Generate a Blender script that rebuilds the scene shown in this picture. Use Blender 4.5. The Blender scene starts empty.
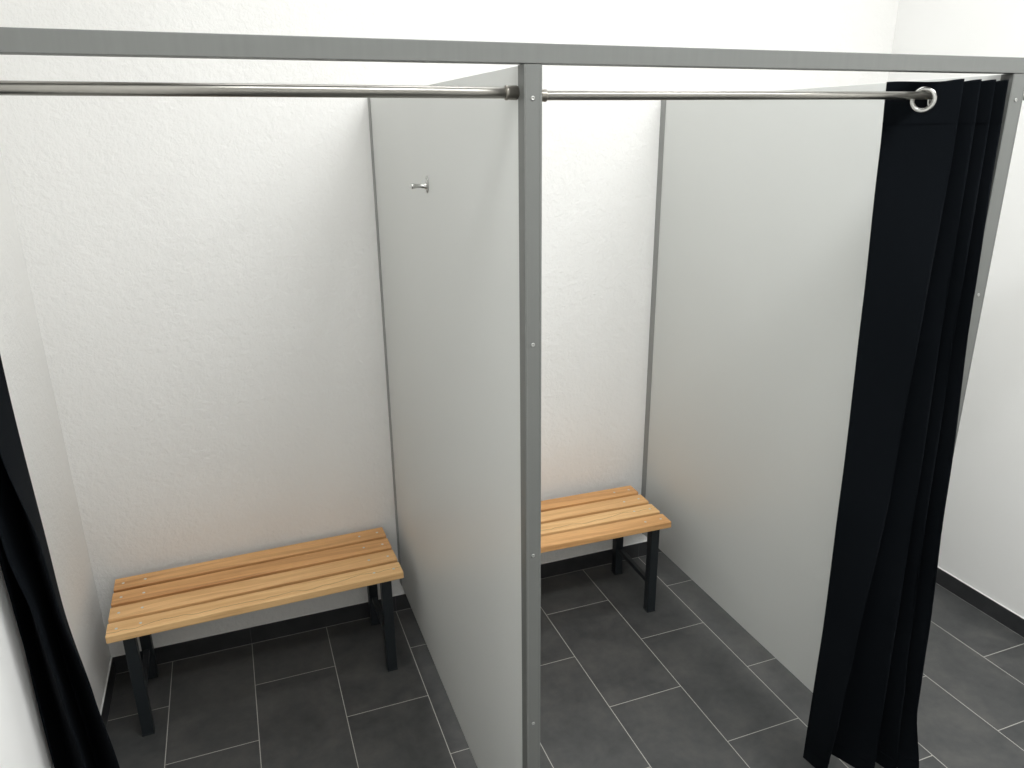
import bpy, bmesh, math, random
from mathutils import Vector, Matrix
random.seed(7)
S = bpy.context.scene
C = S.collection

# ---------------------------------------------------------------- camera
cam_d = bpy.data.cameras.new('camera')
cam = bpy.data.objects.new('camera', cam_d); C.objects.link(cam)
PITCH, YAW, ROLL = -0.32706, -0.35582, -0.0102
cam.matrix_world = (Matrix.Translation((0.61505, -2.83364, 2.0144)) @ Matrix.Rotation(YAW, 4, 'Z')
                    @ Matrix.Rotation(math.pi/2 + PITCH, 4, 'X') @ Matrix.Rotation(ROLL, 4, 'Z'))
cam_d.sensor_fit = 'HORIZONTAL'; cam_d.sensor_width = 36.0
cam_d.lens = 754.61/1024*36.0
cam_d.clip_start = 0.02
S.camera = cam

# ---------------------------------------------------------------- world, light, exposure
w = bpy.data.worlds.new('world'); S.world = w; w.use_nodes = True
w.node_tree.nodes['Background'].inputs[0].default_value = (0.9, 0.95, 1, 1)
w.node_tree.nodes['Background'].inputs[1].default_value = 0.05
S.view_settings.view_transform = 'Standard'; S.view_settings.look = 'None'
S.view_settings.gamma = 1.0; S.view_settings.use_curve_mapping = False
S.view_settings.exposure = 0.17
CEIL = 3.4
def area(name, x, y, sx, sy, power, col):
    d = bpy.data.lights.new(name, 'AREA'); d.shape = 'RECTANGLE'; d.size = sx; d.size_y = sy
    d.energy = power; d.color = col
    o = bpy.data.objects.new(name, d); C.objects.link(o); o.location = (x, y, CEIL - 0.03)
    return o
LCOL = (0.985, 1.0, 1.0)
for lx, lp in ((0.90, 5), (1.90, 9), (2.95, 5)): area('ceiling_light', lx, -0.90, 0.9, 0.30, lp, LCOL)
for lx, lp in ((0.95, 21), (1.95, 33), (2.95, 26)): area('ceiling_light', lx, -2.45, 0.9, 0.60, lp, LCOL)

# ---------------------------------------------------------------- materials
def mat(name, base, rough=0.5, metal=0.0, spec=0.5):
    m = bpy.data.materials.new(name); m.use_nodes = True
    b = m.node_tree.nodes['Principled BSDF']
    b.inputs['Base Color'].default_value = (*base, 1); b.inputs['Roughness'].default_value = rough
    b.inputs['Metallic'].default_value = metal; b.inputs['Specular IOR Level'].default_value = spec
    return m, m.node_tree, b
class NT:
    def __init__(s, nt): s.nt = nt; s.n = nt.nodes; s.l = nt.links
    def node(s, t, **k):
        n = s.n.new(t)
        for a, v in k.items(): setattr(n, a, v)
        return n
    def set(s, sock, v):
        if isinstance(v, bpy.types.NodeSocket): s.l.new(v, sock)
        else: sock.default_value = v
    def math(s, op, a, b=0.0, c=None, clamp=False):
        n = s.node('ShaderNodeMath', operation=op, use_clamp=clamp)
        s.set(n.inputs[0], a); s.set(n.inputs[1], b)
        if c is not None: s.set(n.inputs[2], c)
        return n.outputs[0]
    def obj(s): return s.node('ShaderNodeTexCoord').outputs['Object']
    def noise(s, vec, scale, detail=3, rough=0.5, dist=0.0, mapscale=None, loc=None):
        if mapscale is not None or loc is not None:
            mp = s.node('ShaderNodeMapping')
            s.l.new(vec, mp.inputs['Vector'])
            if mapscale is not None: mp.inputs['Scale'].default_value = mapscale
            if loc is not None: s.set(mp.inputs['Location'], loc)
            vec = mp.outputs[0]
        n = s.node('ShaderNodeTexNoise')
        s.l.new(vec, n.inputs['Vector']); n.inputs['Scale'].default_value = scale
        n.inputs['Detail'].default_value = detail; n.inputs['Roughness'].default_value = rough
        n.inputs['Distortion'].default_value = dist
        return n.outputs['Fac']
    def ramp(s, fac, stops):
        n = s.node('ShaderNodeValToRGB'); s.l.new(fac, n.inputs[0]); e = n.color_ramp.elements
        while len(e) < len(stops): e.new(0.5)
        for el, (p, c) in zip(e, stops):
            el.position = p; el.color = (*c, 1) if len(c) == 3 else c
        return n.outputs[0]
    def mix(s, f, a, b, mode='MIX'):
        n = s.node('ShaderNodeMix', data_type='RGBA', blend_type=mode)
        s.set(n.inputs[0], f)
        for i, v in ((6, a), (7, b)):
            s.set(n.inputs[i], v if isinstance(v, bpy.types.NodeSocket) else (*v, 1))
        return n.outputs[2]
    def bump(s, h, strength, dist, out):
        n = s.node('ShaderNodeBump'); s.l.new(h, n.inputs['Height'])
        n.inputs['Strength'].default_value = strength; n.inputs['Distance'].default_value = dist
        s.l.new(n.outputs[0], out)

# rough sprayed plaster
m_plaster, nt, b = mat('rough_plaster', (0.80, 0.79, 0.765), 0.9, 0, 0.2)
g = NT(nt); v = g.obj()
n1 = g.noise(v, 75, 3, 0.6, 0.4); n2 = g.noise(v, 28, 2, 0.5); n3 = g.noise(v, 2.0, 2)
h = g.math('ADD', g.math('MULTIPLY', n1, 0.7), g.math('MULTIPLY', n2, 0.6))
g.bump(h, 0.6, 0.006, b.inputs['Normal'])
c = g.ramp(n3, [(0.3, (0.82, 0.812, 0.79)), (0.7, (0.845, 0.837, 0.815))])
g.l.new(c, b.inputs['Base Color'])
# smooth painted wall
m_smooth, nt, b = mat('smooth_white_paint', (0.78, 0.775, 0.76), 0.75, 0, 0.3)
g = NT(nt); v = g.obj()
g.bump(g.noise(v, 160, 2), 0.12, 0.001, b.inputs['Normal'])
g.l.new(g.ramp(g.noise(v, 1.5, 2), [(0.3, (0.845, 0.84, 0.82)), (0.7, (0.865, 0.86, 0.845))]), b.inputs['Base Color'])
# ceiling
m_ceil, nt, b = mat('ceiling_white', (0.8, 0.8, 0.79), 0.9)
g = NT(nt); g.bump(g.noise(g.obj(), 120, 2), 0.1, 0.001, b.inputs['Normal'])

# anthracite floor tile, half bond, long side along y
TW, TL, XA, YO = 0.303, 0.5925, 0.2041, 0.2625
def tile_material(name, floor=True):
    m, nt, b = mat(name, (0.05, 0.05, 0.05), 0.45)
    g = NT(nt); v = g.obj()
    sp = g.node('ShaderNodeSeparateXYZ'); g.l.new(v, sp.inputs[0])
    X, Y = sp.outputs[0], sp.outputs[1]
    u = g.math('DIVIDE', g.math('SUBTRACT', X, XA), TW)
    col = g.math('FLOOR', u); fu = g.math('SUBTRACT', u, col)
    par = g.math('MODULO', g.math('ADD', col, 100.0), 2.0)
    t = g.math('SUBTRACT', g.math('DIVIDE', g.math('SUBTRACT', g.math('MULTIPLY', Y, -1.0), YO), TL),
               g.math('MULTIPLY', g.math('SUBTRACT', 1.0, par), 0.495))
    row = g.math('FLOOR', t); ft = g.math('SUBTRACT', t, row)
    du = g.math('MULTIPLY', g.math('MINIMUM', fu, g.math('SUBTRACT', 1.0, fu)), TW)
    dt = g.math('MULTIPLY', g.math('MINIMUM', ft, g.math('SUBTRACT', 1.0, ft)), TL)
    d = g.math('MINIMUM', du, dt)
    grout = g.math('LESS_THAN', d, 0.00135)
    # cloudy stone look, shifted per tile
    cv = g.node('ShaderNodeCombineXYZ')
    g.l.new(g.math('MULTIPLY', col, 7.31), cv.inputs[0]); g.l.new(g.math('MULTIPLY', row, 3.77), cv.inputs[1])
    n1 = g.noise(v, 6.0, 6, 0.6, 0.5, None, cv.outputs[0])
    n2 = g.noise(v, 28.0, 4, 0.6, 0.0, None, cv.outputs[0])
    n3 = g.noise(v, 320.0, 2, 0.6)
    f = g.math('ADD', g.math('MULTIPLY', n1, 0.65), g.math('ADD', g.math('MULTIPLY', n2, 0.25), g.math('MULTIPLY', n3, 0.1)))
    wn = g.node('ShaderNodeTexWhiteNoise', noise_dimensions='3D'); g.l.new(cv.outputs[0], wn.inputs['Vector'])
    f = g.math('ADD', f, g.math('MULTIPLY', g.math('SUBTRACT', wn.outputs['Value'], 0.5), 0.05))
    c = g.ramp(f, [(0.32, (0.038, 0.040, 0.041)), (0.5, (0.062, 0.063, 0.063)), (0.68, (0.090, 0.088, 0.084))])
    c = g.mix(grout, c, (0.42, 0.41, 0.38))
    g.l.new(c, b.inputs['Base Color'])
    r = g.math('ADD', 0.36, g.math('MULTIPLY', n1, 0.22))
    g.l.new(g.math('MAXIMUM', r, g.math('MULTIPLY', grout, 0.9)), b.inputs['Roughness'])
    hh = g.math('SUBTRACT', g.math('MULTIPLY', n2, 0.3), grout)
    g.bump(hh, 0.25, 0.001, b.inputs['Normal'])
    return m
m_floor = tile_material('anthracite_floor_tile')
# skirting tile
m_skirt, nt, b = mat('anthracite_skirting_tile', (0.03, 0.032, 0.034), 0.42)
g = NT(nt); v = g.obj()
sp = g.node('ShaderNodeSeparateXYZ'); g.l.new(v, sp.inputs[0])
al = g.math('ADD', sp.outputs[0], sp.outputs[1])
u = g.math('DIVIDE', g.math('SUBTRACT', al, XA + TW), 0.606)
fu = g.math('FRACT', u); du = g.math('MULTIPLY', g.math('MINIMUM', fu, g.math('SUBTRACT', 1.0, fu)), 0.606)
j1 = g.math('LESS_THAN', du, 0.0008)
j2 = g.math('LESS_THAN', sp.outputs[2], 0.003)
nn = g.noise(v, 14, 4)
c = g.ramp(nn, [(0.3, (0.022, 0.023, 0.025)), (0.7, (0.036, 0.037, 0.039))])
c = g.mix(j1, c, (0.10, 0.10, 0.10)); c = g.mix(j2, c, (0.30, 0.29, 0.28))
g.l.new(c, b.inputs['Base Color'])
m_caulk, nt, b = mat('white_caulk', (0.82, 0.82, 0.80), 0.5)
g = NT(nt); g.bump(g.noise(g.obj(), 90, 2), 0.1, 0.001, b.inputs['Normal'])

# laminate panel
m_panel, nt, b = mat('light_grey_laminate', (0.55, 0.56, 0.535), 0.42, 0, 0.4)
g = NT(nt); v = g.obj()
g.bump(g.noise(v, 420, 2), 0.10, 0.0006, b.inputs['Normal'])
g.l.new(g.ramp(g.noise(v, 0.9, 2), [(0.3, (0.625, 0.635, 0.615)), (0.7, (0.65, 0.66, 0.64))]), b.inputs['Base Color'])
# satin aluminium profile
m_alu, nt, b = mat('grey_coated_aluminium', (0.15, 0.15, 0.15), 0.45, 0.0, 0.4)
g = NT(nt); v = g.obj()
n = g.noise(v, 60, 3, 0.6, 0, (1, 1, 0.02))
g.l.new(g.ramp(n, [(0.3, (0.130, 0.134, 0.127)), (0.7, (0.140, 0.145, 0.137))]), b.inputs['Base Color'])
g.bump(n, 0.06, 0.0005, b.inputs['Normal'])
m_screw, nt, b = mat('pale_screw_metal', (0.40, 0.40, 0.385), 0.35, 0.7)
g = NT(nt); g.bump(g.noise(g.obj(), 900, 1), 0.1, 0.0003, b.inputs['Normal'])
# brushed steel rods
m_steel, nt, b = mat('brushed_steel', (0.40, 0.385, 0.355), 0.30, 1.0)
g = NT(nt); n = g.noise(g.obj(), 200, 3, 0.6, 0, (0.02, 1, 1))
g.l.new(g.ramp(n, [(0.3, (0.27, 0.26, 0.235)), (0.7, (0.32, 0.31, 0.285))]), b.inputs['Base Color'])
g.bump(n, 0.06, 0.0004, b.inputs['Normal'])
m_channel, nt, b = mat('aluminium_lit_tone', (0.27, 0.275, 0.265), 0.45)  # lighter copy of the uprights' aluminium, stronger light put into its colour
g = NT(nt); g.bump(g.noise(g.obj(), 300, 2), 0.05, 0.0003, b.inputs['Normal'])
m_bolt, nt, b = mat('bright_screw_metal', (0.75, 0.74, 0.70), 0.3, 0.6)
g = NT(nt); g.bump(g.noise(g.obj(), 900, 1), 0.1, 0.0003, b.inputs['Normal'])
m_collar, nt, b = mat('dull_nickel', (0.27, 0.255, 0.225), 0.38, 1.0)
g = NT(nt); g.bump(g.noise(g.obj(), 500, 2), 0.15, 0.0004, b.inputs['Normal'])
m_chrome, nt, b = mat('chrome', (0.50, 0.50, 0.48), 0.24, 1.0)
g = NT(nt); g.bump(g.noise(g.obj(), 500, 1), 0.03, 0.0003, b.inputs['Normal'])
# black bench paint
m_leg, nt, b = mat('black_powder_coat', (0.012, 0.016, 0.019), 0.42)
g = NT(nt); g.bump(g.noise(g.obj(), 700, 2), 0.15, 0.0004, b.inputs['Normal'])
# curtain cloth
m_cloth, nt, b = mat('black_curtain_cloth', (0.0055, 0.0075, 0.0095), 0.95, 0, 0.06)
b.inputs['Sheen Weight'].default_value = 0.0; b.inputs['Sheen Roughness'].default_value = 0.5
g = NT(nt); v = g.obj()
g.bump(g.noise(v, 1400, 2), 0.25, 0.0005, b.inputs['Normal'])
g.l.new(g.ramp(g.noise(v, 5, 3), [(0.3, (0.0028, 0.0038, 0.0052)), (0.7, (0.0036, 0.0047, 0.0062))]), b.inputs['Base Color'])

def wood(name, seed, light, dark, streak):
    """oiled hardwood, grain along local x"""
    m, nt, b = mat(name, light, 0.42, 0, 0.4)
    g = NT(nt); v = g.obj()
    L = (seed*3.1, seed*1.7, seed*0.9)
    warp = g.noise(v, 1.0, 2, 0.5, 0, (1.6, 9, 9), L)
    mp = g.node('ShaderNodeMapping'); g.l.new(v, mp.inputs[0]); mp.inputs['Location'].default_value = L
    mp.inputs['Scale'].default_value = (0.55, 17, 17)
    ad = g.node('ShaderNodeVectorMath', operation='ADD'); g.l.new(mp.outputs[0], ad.inputs[0])
    cb = g.node('ShaderNodeCombineXYZ'); g.l.new(g.math('MULTIPLY', warp, 1.6), cb.inputs[1])
    g.l.new(cb.outputs[0], ad.inputs[1])
    ring = g.noise(ad.outputs[0], 1.0, 4, 0.62)
    fine = g.noise(v, 1.0, 3, 0.6, 0, (7, 330, 330), L)
    c = g.ramp(ring, [(0.30, dark), (0.46, light), (0.60, tuple(0.5*(a+bb) for a, bb in zip(light, dark))), (0.72, light)])
    c = g.mix(g.math('MULTIPLY', g.math('LESS_THAN', fine, 0.42), 0.25), c, dark)
    # one thin darker figure line wandering along the board
    sp = g.node('ShaderNodeSeparateXYZ'); g.l.new(v, sp.inputs[0])
    wob = g.noise(v, 1.0, 3, 0.55, 0, (5.5, 0.01, 0.01), L)
    yy = g.math('SUBTRACT', sp.outputs[1], g.math('MULTIPLY', g.math('SUBTRACT', wob, 0.5), 0.10))
    ln = g.math('LESS_THAN', g.math('ABSOLUTE', g.math('ADD', yy, streak)), 0.0011)
    c = g.mix(g.math('MULTIPLY', ln, 0.75), c, (0.17, 0.075, 0.028))
    g.l.new(c, b.inputs['Base Color'])
    g.bump(fine, 0.1, 0.0005, b.inputs['Normal'])
    return m
W = [wood('oiled_wood_a', 1, (0.84, 0.48, 0.205), (0.46, 0.205, 0.068), 9.0),
     wood('oiled_wood_b', 2, (0.80, 0.44, 0.18), (0.44, 0.19, 0.062), 9.0),
     wood('oiled_wood_c', 3, (0.90, 0.555, 0.255), (0.54, 0.26, 0.09), 9.0),
     wood('oiled_wood_d', 4, (0.93, 0.60, 0.285), (0.58, 0.29, 0.10), 0.012)]

# ---------------------------------------------------------------- helpers
def add_box(bm, lo, hi):
    x0, y0, z0 = lo; x1, y1, z1 = hi
    vs = [bm.verts.new(p) for p in ((x0,y0,z0),(x1,y0,z0),(x1,y1,z0),(x0,y1,z0),(x0,y0,z1),(x1,y0,z1),(x1,y1,z1),(x0,y1,z1))]
    for f in ((0,3,2,1),(4,5,6,7),(0,1,5,4),(1,2,6,5),(2,3,7,6),(3,0,4,7)): bm.faces.new([vs[i] for i in f])
def frame(axis):
    a = Vector(axis).normalized()
    t = Vector((0,0,1)) if abs(a.z) < 0.9 else Vector((1,0,0))
    u = a.cross(t).normalized(); return a, u, a.cross(u)
def add_lathe(bm, origin, axis, prof, n=24, sy=1.0):
    """prof = [(distance along axis, radius)], closed at the ends"""
    o = Vector(origin); a, u, w_ = frame(axis); rings = []
    for d, r in prof:
        rings.append([bm.verts.new(o + a*d + (u*math.cos(t)*r + w_*math.sin(t)*r*sy)) for t in [2*math.pi*k/n for k in range(n)]])
    for r0, r1 in zip(rings, rings[1:]):
        for k in range(n):
            f = bm.faces.new((r0[k], r0[(k+1)%n], r1[(k+1)%n], r1[k])); f.smooth = True
    bm.faces.new(list(reversed(rings[0]))); bm.faces.new(rings[-1])
def add_extrude(bm, pts2d, fn, a, b_):
    """closed outline swept from a to b_ by fn(p, q, s)"""
    r0 = [bm.verts.new(fn(p, q, a)) for p, q in pts2d]; r1 = [bm.verts.new(fn(p, q, b_)) for p, q in pts2d]
    n = len(pts2d)
    for k in range(n): bm.faces.new((r0[k], r0[(k+1)%n], r1[(k+1)%n], r1[k]))
    bm.faces.new(list(reversed(r0))); bm.faces.new(r1)
def obj(name, bm, m, parent=None, bevel=0.0, seg=2):
    bmesh.ops.recalc_face_normals(bm, faces=bm.faces)
    me = bpy.data.meshes.new(name); bm.to_mesh(me); bm.free(); me.materials.append(m)
    o = bpy.data.objects.new(name, me); C.objects.link(o)
    if parent: o.parent = parent
    if bevel:
        md = o.modifiers.new('bevel', 'BEVEL'); md.width = bevel; md.segments = seg; md.limit_method = 'ANGLE'
        md.harden_normals = False
    return o
def box_obj(name, lo, hi, m, parent=None, bevel=0.0, seg=2):
    bm = bmesh.new(); add_box(bm, lo, hi); return obj(name, bm, m, parent, bevel, seg)
def thing(name, label, cat, loc, rz=0.0, group=None):
    o = bpy.data.objects.new(name, None); C.objects.link(o); o.empty_display_size = 0.1
    o.location = loc; o.rotation_euler = (0, 0, rz); o['label'] = label; o['category'] = cat
    if group: o['group'] = group
    return o
def struct(name, lo, hi, m, label=None, bevel=0.0):
    o = box_obj(name, lo, hi, m, None, bevel); o['kind'] = 'structure'
    if label: o['label'] = label
    return o

# ---------------------------------------------------------------- room
XW, YF = 3.492, -4.2        # right wall, front wall
JX, JY = 0.19, -1.36        # projecting wall at the left of the front
HB = 0.079
struct('floor', (-0.3, YF-0.2, -0.15), (XW+0.3, 0.2, 0.0), m_floor, 'anthracite rectangular floor tiles with pale grout')
struct('wall_back', (-0.3, 0.006, 0.0), (XW+0.3, 0.2, CEIL), m_plaster, 'rough white plaster wall behind both benches')
struct('wall_left', (-0.3, JY, 0.0), (-0.006, 0.006, CEIL), m_plaster, 'rough white plaster side wall of the left cubicle')
struct('wall_left_front', (-0.3, YF, 0.0), (JX, JY, CEIL), m_smooth, 'smooth white wall left of the left curtain')
struct('wall_right', (XW+0.006, YF, 0.0), (XW+0.3, 0.006, CEIL), m_smooth, 'white wall at the right beyond the curtain')
struct('wall_front', (-0.3, YF-0.2, 0.0), (XW+0.3, YF, CEIL), m_smooth, 'white wall behind the camera')
struct('ceiling', (-0.3, YF-0.2, CEIL), (XW+0.3, 0.2, CEIL+0.1), m_ceil, 'white ceiling')
def skirting(name, lo, hi, wall_side, label):
    o = struct(name, lo, hi, m_skirt, label, 0.0012)
    # thin caulk bead along the top against the wall
    x0, y0, _ = lo; x1, y1, z1 = hi
    if wall_side == 'y+': c0, c1 = (x0, y0+0.001, z1), (x1, y1, z1+0.004)
    elif wall_side == 'x-': c0, c1 = (x0, y0, z1), (x1-0.001, y1, z1+0.004)
    else: c0, c1 = (x0+0.001, y0, z1), (x1, y1, z1+0.004)
    box_obj('caulk_bead', c0, c1, m_caulk, o, 0.0015)
skirting('baseboard_back', (-0.006, 0.0, 0.0), (XW+0.006, 0.006, HB), 'y+', 'dark tile skirting along the back wall')
skirting('baseboard_left', (-0.006, JY, 0.0), (0.0, 0.0, HB), 'x-', 'dark tile skirting along the left wall')
skirting('baseboard_right', (XW, YF, 0.0), (XW+0.006, 0.0, HB), 'x+', 'dark tile skirting along the right wall')

skirting('baseboard_left_front', (JX, YF, 0.0), (JX+0.006, JY, HB), 'x-', 'dark tile skirting along the smooth left wall')

# ---------------------------------------------------------------- partitions
YFR, ZP, ZT = -1.508, 0.145, 2.121
def u_profile_vertical(bm, x0, x1, yf, yb, z0, z1, t=0.002):
    """U channel opening towards +y: web at yf, flanges back to yb"""
    out = [(x0, yb), (x0, yf), (x1, yf), (x1, yb), (x1-t, yb), (x1-t, yf+t), (x0+t, yf+t), (x0+t, yb)]
    add_extrude(bm, out, lambda p, q, s: (p, q, s), z0, z1)
def partition(x0, label, wide, off=-0.004):
    """x0 = left face of the board"""
    t = thing('cubicle_partition', label, 'partition', (x0+0.014, YFR, 0.0), 0, 'cubicle partitions')
    X = lambda v: v - (x0+0.014)
    bm = bmesh.new(); add_box(bm, (X(x0), 0.003, ZP), (X(x0+0.028), -YFR+0.003, ZT-0.001)); obj('panel', bm, m_panel, t, 0.0006, 1)
    # front upright: U profile with a shallow raised edge, down to the floor
    pl, pr = X(x0+off), X(x0+off+wide)
    bm = bmesh.new()
    th = 0.002
    out = [(pl, 0.031), (pl, 0.0), (pl+0.0035, -0.0008), (pl+0.0045, 0.0), (pr-0.0045, 0.0), (pr-0.0035, -0.0008), (pr, 0.0), (pr, 0.031),
           (pr-th, 0.031), (pr-th, th), (pl+th, th), (pl+th, 0.031)]
    add_extrude(bm, out, lambda p, q, s: (p, q, s), 0.012, ZT-0.001)
    post = obj('front_profile', bm, m_alu, t); post['label'] = 'grey aluminium upright'
    bm = bmesh.new(); add_box(bm, (pl-0.004, 0.001, 0.0), (pr+0.004, 0.05, 0.012)); obj('foot_plate', bm, m_alu, t, 0.002)
    for z in (0.228, 0.683, 1.136, 1.610, 2.064):
        bm = bmesh.new(); cx = (pl+pr)/2-0.001
        add_lathe(bm, (cx, -0.0002, z), (0,-1,0), [(0, 0.0042), (0.0010, 0.0040), (0.0016, 0.0028), (0.0008, 0.0018), (0.0006, 0.0005)], 16)
        obj('screw', bm, m_screw, post)
    # wall channel
    bm = bmesh.new(); a, b_ = X(x0-0.0025), X(x0+0.0305)
    y0, y1 = -YFR-0.030, -YFR+0.006
    out = [(a, y0), (a, y1), (b_, y1), (b_, y0), (b_-0.0022, y0), (b_-0.0022, y1-0.0015), (a+0.0022, y1-0.0015), (a+0.0022, y0)]
    add_extrude(bm, out, lambda p, q, s: (p, q, s), ZP, ZT-0.001)
    obj('wall_channel', bm, m_channel, t)
    return t
XP1, XP2 = 1.1405, 2.3285
partition(XP1, 'light grey partition panel between the two benches, its grey upright at centre', 0.034)
partition(XP2, 'light grey partition panel at the right, its upright half hidden by the open curtain', 0.0435, -0.001)

# header beam (inverted U resting on the uprights)
t = thing('header_beam', 'long grey aluminium beam running across the tops of the cubicle partitions', 'beam', (JX, YFR, ZT))
bm = bmesh.new(); th = 0.002
out = [(0.0, 0.0), (0.0, 0.033), (0.033, 0.033), (0.033, 0.0)]
add_extrude(bm, out, lambda p, q, s: (s, p, q), 0.0, XW-JX)
obj('beam_profile', bm, m_alu, t, 0.0012)

# coat hook on the middle panel (left side)
t = thing('coat_hook', 'small chrome coat hook screwed to the middle partition panel', 'hook', (XP1, -0.779, 1.872))
bm = bmesh.new(); add_lathe(bm, (0,0,0), (-1,0,0), [(0,0.0225),(0.002,0.0225),(0.003,0.021),(0.0032,0.019)], 32)
for vv in bm.verts: vv.co.y *= 0.5
obj('back_plate', bm, m_chrome, t)
bm = bmesh.new(); add_lathe(bm, (-0.003,0,-0.004), (-1,0,0.02), [(0,0.0085),(0.003,0.0085),(0.006,0.0065),(0.018,0.0052),(0.027,0.0052),(0.032,0.0062),(0.036,0.0072),(0.041,0.0072),(0.043,0.006)], 24)
obj('peg', bm, m_chrome, t)
for dz in (0.0155, -0.0165):
    bm = bmesh.new(); add_lathe(bm, (-0.003,0,dz), (-1,0,0), [(0,0.0032),(0.001,0.003),(0.0015,0.0015)], 14); obj('screw', bm, m_screw, t)

# ---------------------------------------------------------------- curtain rods
YR = -1.472
def rod(x0, x1, xs, r_left, r_right, z0, z1, label):
    t = thing('curtain_rod', label, 'curtain rod', (x0, YR, z0), 0, 'curtain rods under the beam')
    dz = (z1-z0)/(x1-x0)
    ax = (1, 0, dz)
    def tube(nm, a, b_, r):
        bm = bmesh.new(); add_lathe(bm, (a-x0, 0, (a-x0)*dz), ax, [(0, r-0.0008), (0.0008, r), (b_-a-0.0008, r), (b_-a, r-0.0008)], 36)
        return obj(nm, bm, m_steel, t)
    big_left = r_left > r_right
    tube('outer_tube' if big_left else 'inner_tube', x0+0.002, xs + (0 if big_left else 0.03), r_left)
    tube('inner_tube' if big_left else 'outer_tube', xs - (0.03 if big_left else 0), x1-0.002, r_right)
    for s, xe, r in ((1, x0, r_left), (-1, x1, r_right)):
        bm = bmesh.new()
        add_lathe(bm, (xe-x0, 0, (xe-x0)*dz), (s, 0, 0), [(0, r+0.0015), (0.0015, r+0.0024), (0.018, r+0.0020), (0.019, r+0.0026), (0.022, r+0.0026), (0.0235, r+0.0010), (0.024, r)], 36)
        obj('end_collar', bm, m_collar, t)
rod(JX, XP1-0.004, 0.27, 0.0085, 0.0102, 2.0770, 2.0745, 'brushed steel curtain rod in front of the left bench, thicker and nearer')
rod(XP1+0.030, XP2-0.001, 2.19, 0.0084, 0.0100, 2.0700, 2.0750, 'thin brushed steel curtain rod from the middle upright into the curtain eyelet')
rod(XP2+0.0425, XW, 3.1, 0.0084, 0.0100, 2.0730, 2.0730, 'curtain rod beyond the right upright, only its tip seen at the photo edge')

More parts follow.
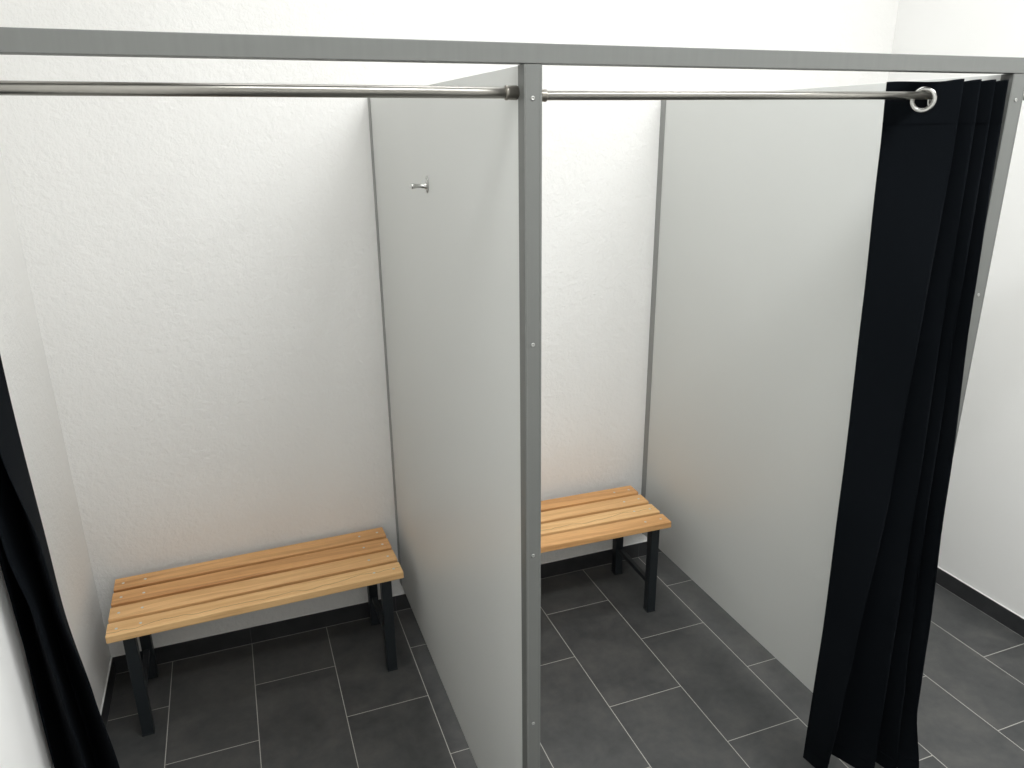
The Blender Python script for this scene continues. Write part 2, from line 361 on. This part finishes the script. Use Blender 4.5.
# ---------------------------------------------------------------- curtains
def catmull(pts, per):
    out = []
    P = [pts[0]*2 - pts[1]] + pts + [pts[-1]*2 - pts[-2]]
    for i in range(1, len(P)-2):
        p0, p1, p2, p3 = P[i-1:i+3]
        for k in range(per):
            s = k/per
            cr = 0.5*((2*p1) + (p2-p0)*s + (2*p0-5*p1+4*p2-p3)*s*s + (3*p1-p0-3*p2+p3)*s**3)
            li = p1.lerp(p2, s)
            out.append(cr.lerp(li, 0.5))
    out.append(pts[-1].copy()); return out
def curtain(label, levels, grommet_z, rod_r, origin, group):
    """levels = [(z, [(x, y)...])] from the top down; a pleated cloth with eyelets on the rod"""
    t = thing('curtain', label, 'curtain', origin, 0, group)
    O_ = Vector(origin)
    zs = [l[0] for l in levels]
    rows = []
    ztop, zbot = zs[0], zs[-1]
    z = ztop
    zl = []
    while z > ztop-0.12: zl.append(z); z -= 0.004
    while z > zbot: zl.append(z); z -= 0.02
    zl.append(zbot)
    per = 34
    def at(z):
        for (za, pa), (zb, pb) in zip(levels, levels[1:]):
            if z <= za+1e-6 and z >= zb-1e-6:
                s = (za-z)/(za-zb); s2 = s*s*(3-2*s)*0.5 + s*0.5
                return [Vector((a[0]+(b_[0]-a[0])*s2, a[1]+(b_[1]-a[1])*s2, 0)) for a, b_ in zip(pa, pb)]
    rng = random.Random(len(label))
    ph = [rng.uniform(0, 6) for _ in range(12)]
    for z in zl:
        pts = at(z)
        path = catmull(pts, per)
        row = []
        for i, p in enumerate(path):
            u = i/per
            wv = 0.0018*math.sin(z*9 + ph[int(u) % 12] + u*1.3) * min(1, (ztop-z)*4)
            sag = 0.002*math.sin(u*math.pi*2.0+1.0) if z > ztop-0.06 else 0
            row.append(Vector((p.x+wv, p.y+wv*0.7, z + sag*max(0, 1-(ztop-z)/0.06))))
        rows.append(row)
    # eyelet centres: where the cloth crosses the rod line
    gz = grommet_z - (0.0172 - rod_r)  # ring rests on the rod
    ri = min(range(len(zl)), key=lambda k: abs(zl[k]-gz))
    grom = []
    row = rows[ri]
    for a, b_ in zip(row, row[1:]):
        if (a.y-YR)*(b_.y-YR) <= 0 and a.y != b_.y:
            s = (YR-a.y)/(b_.y-a.y); c = a.lerp(b_, s); d = (b_-a); d.z = 0; d.normalize()
            if not grom or (c-grom[-1][0]).length > 0.008: grom.append((Vector((c.x, c.y, gz)), d))
    bm = bmesh.new(); V = [[bm.verts.new(p - O_) for p in r] for r in rows]
    R = 0.0205
    for j in range(len(V)-1):
        for i in range(len(V[0])-1):
            m_ = (rows[j][i]+rows[j+1][i+1]+rows[j+1][i]+rows[j][i+1])/4
            hole = False
            for c, d in grom:
                q = m_-c
                if abs(q.x*d.y - q.y*d.x) < 0.02 and (q.x*d.x+q.y*d.y)**2 + q.z**2 < R*R: hole = True
            if not hole:
                f = bm.faces.new((V[j][i], V[j][i+1], V[j+1][i+1], V[j+1][i])); f.smooth = True
    for vv in [v_ for v_ in bm.verts if not v_.link_faces]: bm.verts.remove(vv)
    cl = obj('fabric', bm, m_cloth, t)
    md = cl.modifiers.new('thickness', 'SOLIDIFY'); md.thickness = 0.0016; md.offset = 0
    # header seam and bottom hem, slightly raised bands on the camera side
    for nm, zc, hw in (('header_seam', ztop-0.088, 0.0016), ('bottom_hem', zbot+0.05, 0.0012)):
        bm = bmesh.new(); pts = catmull(at(zc), per); prev = None
        for i, p in enumerate(pts):
            a = pts[max(0, i-1)]; b_ = pts[min(len(pts)-1, i+1)]; d = (b_-a).normalized(); nrm = Vector((d.y, -d.x, 0))
            u = i/per; wv = 0.0018*math.sin(zc*9 + ph[int(u) % 12] + u*1.3) * min(1, (ztop-zc)*4)
            q = Vector((p.x+wv, p.y+wv*0.7, 0)) - Vector((O_.x, O_.y, 0))
            cur = [bm.verts.new((q + nrm*s*0.0019) + Vector((0, 0, zc-O_.z+dz))) for s, dz in ((1, hw), (1, -hw), (-1, -hw), (-1, hw))]
            if prev:
                for k in range(4): bm.faces.new((prev[k], prev[(k+1)%4], cur[(k+1)%4], cur[k]))
            prev = cur
        obj(nm, bm, m_cloth, cl)
    # eyelets
    for c, d in grom:
        nrm = Vector((d.y, -d.x, 0))
        bm = bmesh.new(); NM, NP = 40, 12
        ringv = []
        for k in range(NM):
            a = 2*math.pi*k/NM; rad = d*math.cos(a) + Vector((0,0,1))*math.sin(a)
            sec = []
            for q in range(NP):
                th_ = 2*math.pi*q/NP
                sec.append(bm.verts.new((c-O_) + rad*(0.0228 + 0.0052*math.cos(th_)) + nrm*(0.0032*math.sin(th_))))
            ringv.append(sec)
        for k in range(NM):
            for q in range(NP):
                f = bm.faces.new((ringv[k][q], ringv[(k+1)%NM][q], ringv[(k+1)%NM][(q+1)%NP], ringv[k][(q+1)%NP])); f.smooth = True
        obj('eyelet', bm, m_chrome, t)
    return t

right_levels = [
 (2.104, [(2.068,-1.400),(2.146,-1.535),(2.154,-1.375),(2.203,-1.530),(2.222,-1.375),(2.247,-1.530),(2.266,-1.375),(2.286,-1.530),(2.306,-1.385)]),
 (1.95,  [(2.072,-1.404),(2.150,-1.535),(2.157,-1.385),(2.206,-1.532),(2.222,-1.385),(2.250,-1.532),(2.266,-1.385),(2.290,-1.530),(2.308,-1.395)]),
 (1.60,  [(2.078,-1.412),(2.146,-1.532),(2.164,-1.425),(2.210,-1.535),(2.226,-1.425),(2.252,-1.537),(2.272,-1.425),(2.294,-1.540),(2.310,-1.430)]),
 (1.10,  [(2.086,-1.420),(2.140,-1.530),(2.160,-1.430),(2.222,-1.540),(2.236,-1.430),(2.262,-1.545),(2.280,-1.430),(2.306,-1.560),(2.312,-1.440)]),
 (0.62,  [(2.090,-1.424),(2.108,-1.530),(2.160,-1.430),(2.226,-1.548),(2.245,-1.435),(2.278,-1.556),(2.290,-1.440),(2.323,-1.575),(2.310,-1.460)]),
 (0.40,  [(2.090,-1.422),(2.096,-1.525),(2.160,-1.430),(2.228,-1.552),(2.252,-1.440),(2.288,-1.565),(2.298,-1.450),(2.330,-1.580),(2.316,-1.525)]),
 (0.160, [(2.089,-1.420),(2.106,-1.500),(2.170,-1.420),(2.232,-1.556),(2.260,-1.440),(2.300,-1.575),(2.305,-1.460),(2.364,-1.600),(2.322,-1.545)]),
]
curtain('black pleated curtain pushed open against the right upright, silver eyelet on the rod', right_levels, 2.0740, 0.0085, (2.19, YR, 0.16), 'black cubicle curtains')
left_levels = [
 (2.104, [(0.243,-1.420),(0.236,-1.530),(0.224,-1.425),(0.218,-1.530),(0.206,-1.430),(0.202,-1.520),(0.195,-1.487)]),
 (1.70,  [(0.243,-1.420),(0.228,-1.545),(0.222,-1.440),(0.206,-1.545),(0.204,-1.440),(0.200,-1.515),(0.194,-1.487)]),
 (1.55,  [(0.243,-1.420),(0.246,-1.550),(0.228,-1.450),(0.211,-1.550),(0.205,-1.450),(0.2005,-1.515),(0.194,-1.487)]),
 (1.38,  [(0.243,-1.420),(0.272,-1.555),(0.232,-1.460),(0.222,-1.555),(0.206,-1.455),(0.2005,-1.515),(0.194,-1.487)]),
 (1.25,  [(0.243,-1.420),(0.276,-1.560),(0.238,-1.465),(0.242,-1.560),(0.206,-1.455),(0.2005,-1.515),(0.194,-1.487)]),
 (1.08,  [(0.246,-1.420),(0.295,-1.560),(0.244,-1.465),(0.250,-1.560),(0.206,-1.455),(0.2005,-1.515),(0.194,-1.487)]),
 (0.90,  [(0.250,-1.420),(0.312,-1.560),(0.250,-1.465),(0.260,-1.560),(0.206,-1.455),(0.2005,-1.515),(0.194,-1.487)]),
 (0.160, [(0.270,-1.420),(0.350,-1.570),(0.270,-1.465),(0.275,-1.570),(0.210,-1.455),(0.2005,-1.515),(0.194,-1.487)]),
]
curtain('black curtain bunched against the white wall at the left edge', left_levels, 2.0770, 0.0085, (0.23, YR, 0.16), 'black cubicle curtains')

# ---------------------------------------------------------------- benches
def rounded_slat(bm, L, Wd, T, r=0.0045):
    """board centred on x,y; top at z=0; long top edges rounded"""
    pts = []
    for cx, cz, a0 in ((Wd/2-r, -r, 0), (-Wd/2+r, -r, 90)):
        for k in range(6):
            a = math.radians(a0 + k*18); pts.append((cx + r*math.cos(a), cz + r*math.sin(a)))
    rb = 0.003
    for cx, cz, a0 in ((-Wd/2+rb, -T+rb, 180), (Wd/2-rb, -T+rb, 270)):
        for k in range(4):
            a = math.radians(a0 + k*30); pts.append((cx + rb*math.cos(a), cz + rb*math.sin(a)))
    add_extrude(bm, pts, lambda p, q, s: (s, p, q), -L/2, L/2)
ZB, L, D, ST = 0.440, 1.004, 0.368, 0.028
def bench(label, loc, rz, order):
    t = thing('slatted_bench', label, 'bench', loc, rz, 'slatted changing benches')
    sw, gap = 0.0785, 0.018
    for k in range(4):
        yc = D/2 - sw/2 - k*(sw+gap)
        bm = bmesh.new(); rounded_slat(bm, L, sw, ST)
        s = obj('seat_slat', bm, W[order[k]], t, 0.0018, 2); s.location = (0, yc, ZB)
        for sx in (-1, 1):
            for off in (0.030, 0.104):
                bm = bmesh.new(); x = sx*(L/2-off); jy = random.uniform(-0.003, 0.003)
                add_lathe(bm, (x, jy-0.002, -0.0002), (0,0,1), [(0,0.0050),(0.0008,0.0049),(0.0014,0.0036),(0.0006,0.0022),(0.0005,0.0006)], 16)
                obj('screw', bm, m_bolt, s)
    ztop = ZB-ST
    LX = L/2-0.064; q = 0.0190
    for sx in (-1, 1):
        for sy in (-1, 1):
            bm = bmesh.new(); cx, cy = sx*LX, (D/2-0.021 if sy > 0 else -(D/2-0.0335))
            add_box(bm, (cx-q, cy-q, 0.004), (cx+q, cy+q, ztop-0.004)); lg = obj('leg', bm, m_leg, t, 0.0022)
            bm = bmesh.new(); add_box(bm, (cx-q-0.001, cy-q-0.001, 0.0), (cx+q+0.001, cy+q+0.001, 0.005)); obj('foot_cap', bm, m_leg, lg, 0.001)
        cx = sx*LX
        bm = bmesh.new(); add_box(bm, (cx-0.030, -(D/2-0.014), ztop-0.004), (cx+0.030, D/2-0.014, ztop)); obj('support_plate', bm, m_leg, t, 0.001)
        bm = bmesh.new(); add_box(bm, (cx-0.010, -(D/2-0.052), 0.125), (cx+0.010, D/2-0.052, 0.145)); obj('stretcher', bm, m_leg, t, 0.0015)
def place(xr, yr_back, yr_front, rz):
    """right end x, y of back and front edges there -> bench centre"""
    c = Vector((xr, (yr_back+yr_front)/2)); d = Vector((math.cos(rz), math.sin(rz)))
    c = c - d*(L/2); return (c.x, c.y, 0.0)
bench('wooden slatted bench at the left, whole length in view, black legs', place(1.079, -0.017, -0.385, 0.0215), 0.0215, [0, 1, 2, 3])
bench('wooden slatted bench behind the middle partition, only its right end showing', place(2.224, -0.057, -0.425, -0.022), -0.022, [1, 2, 3, 0])
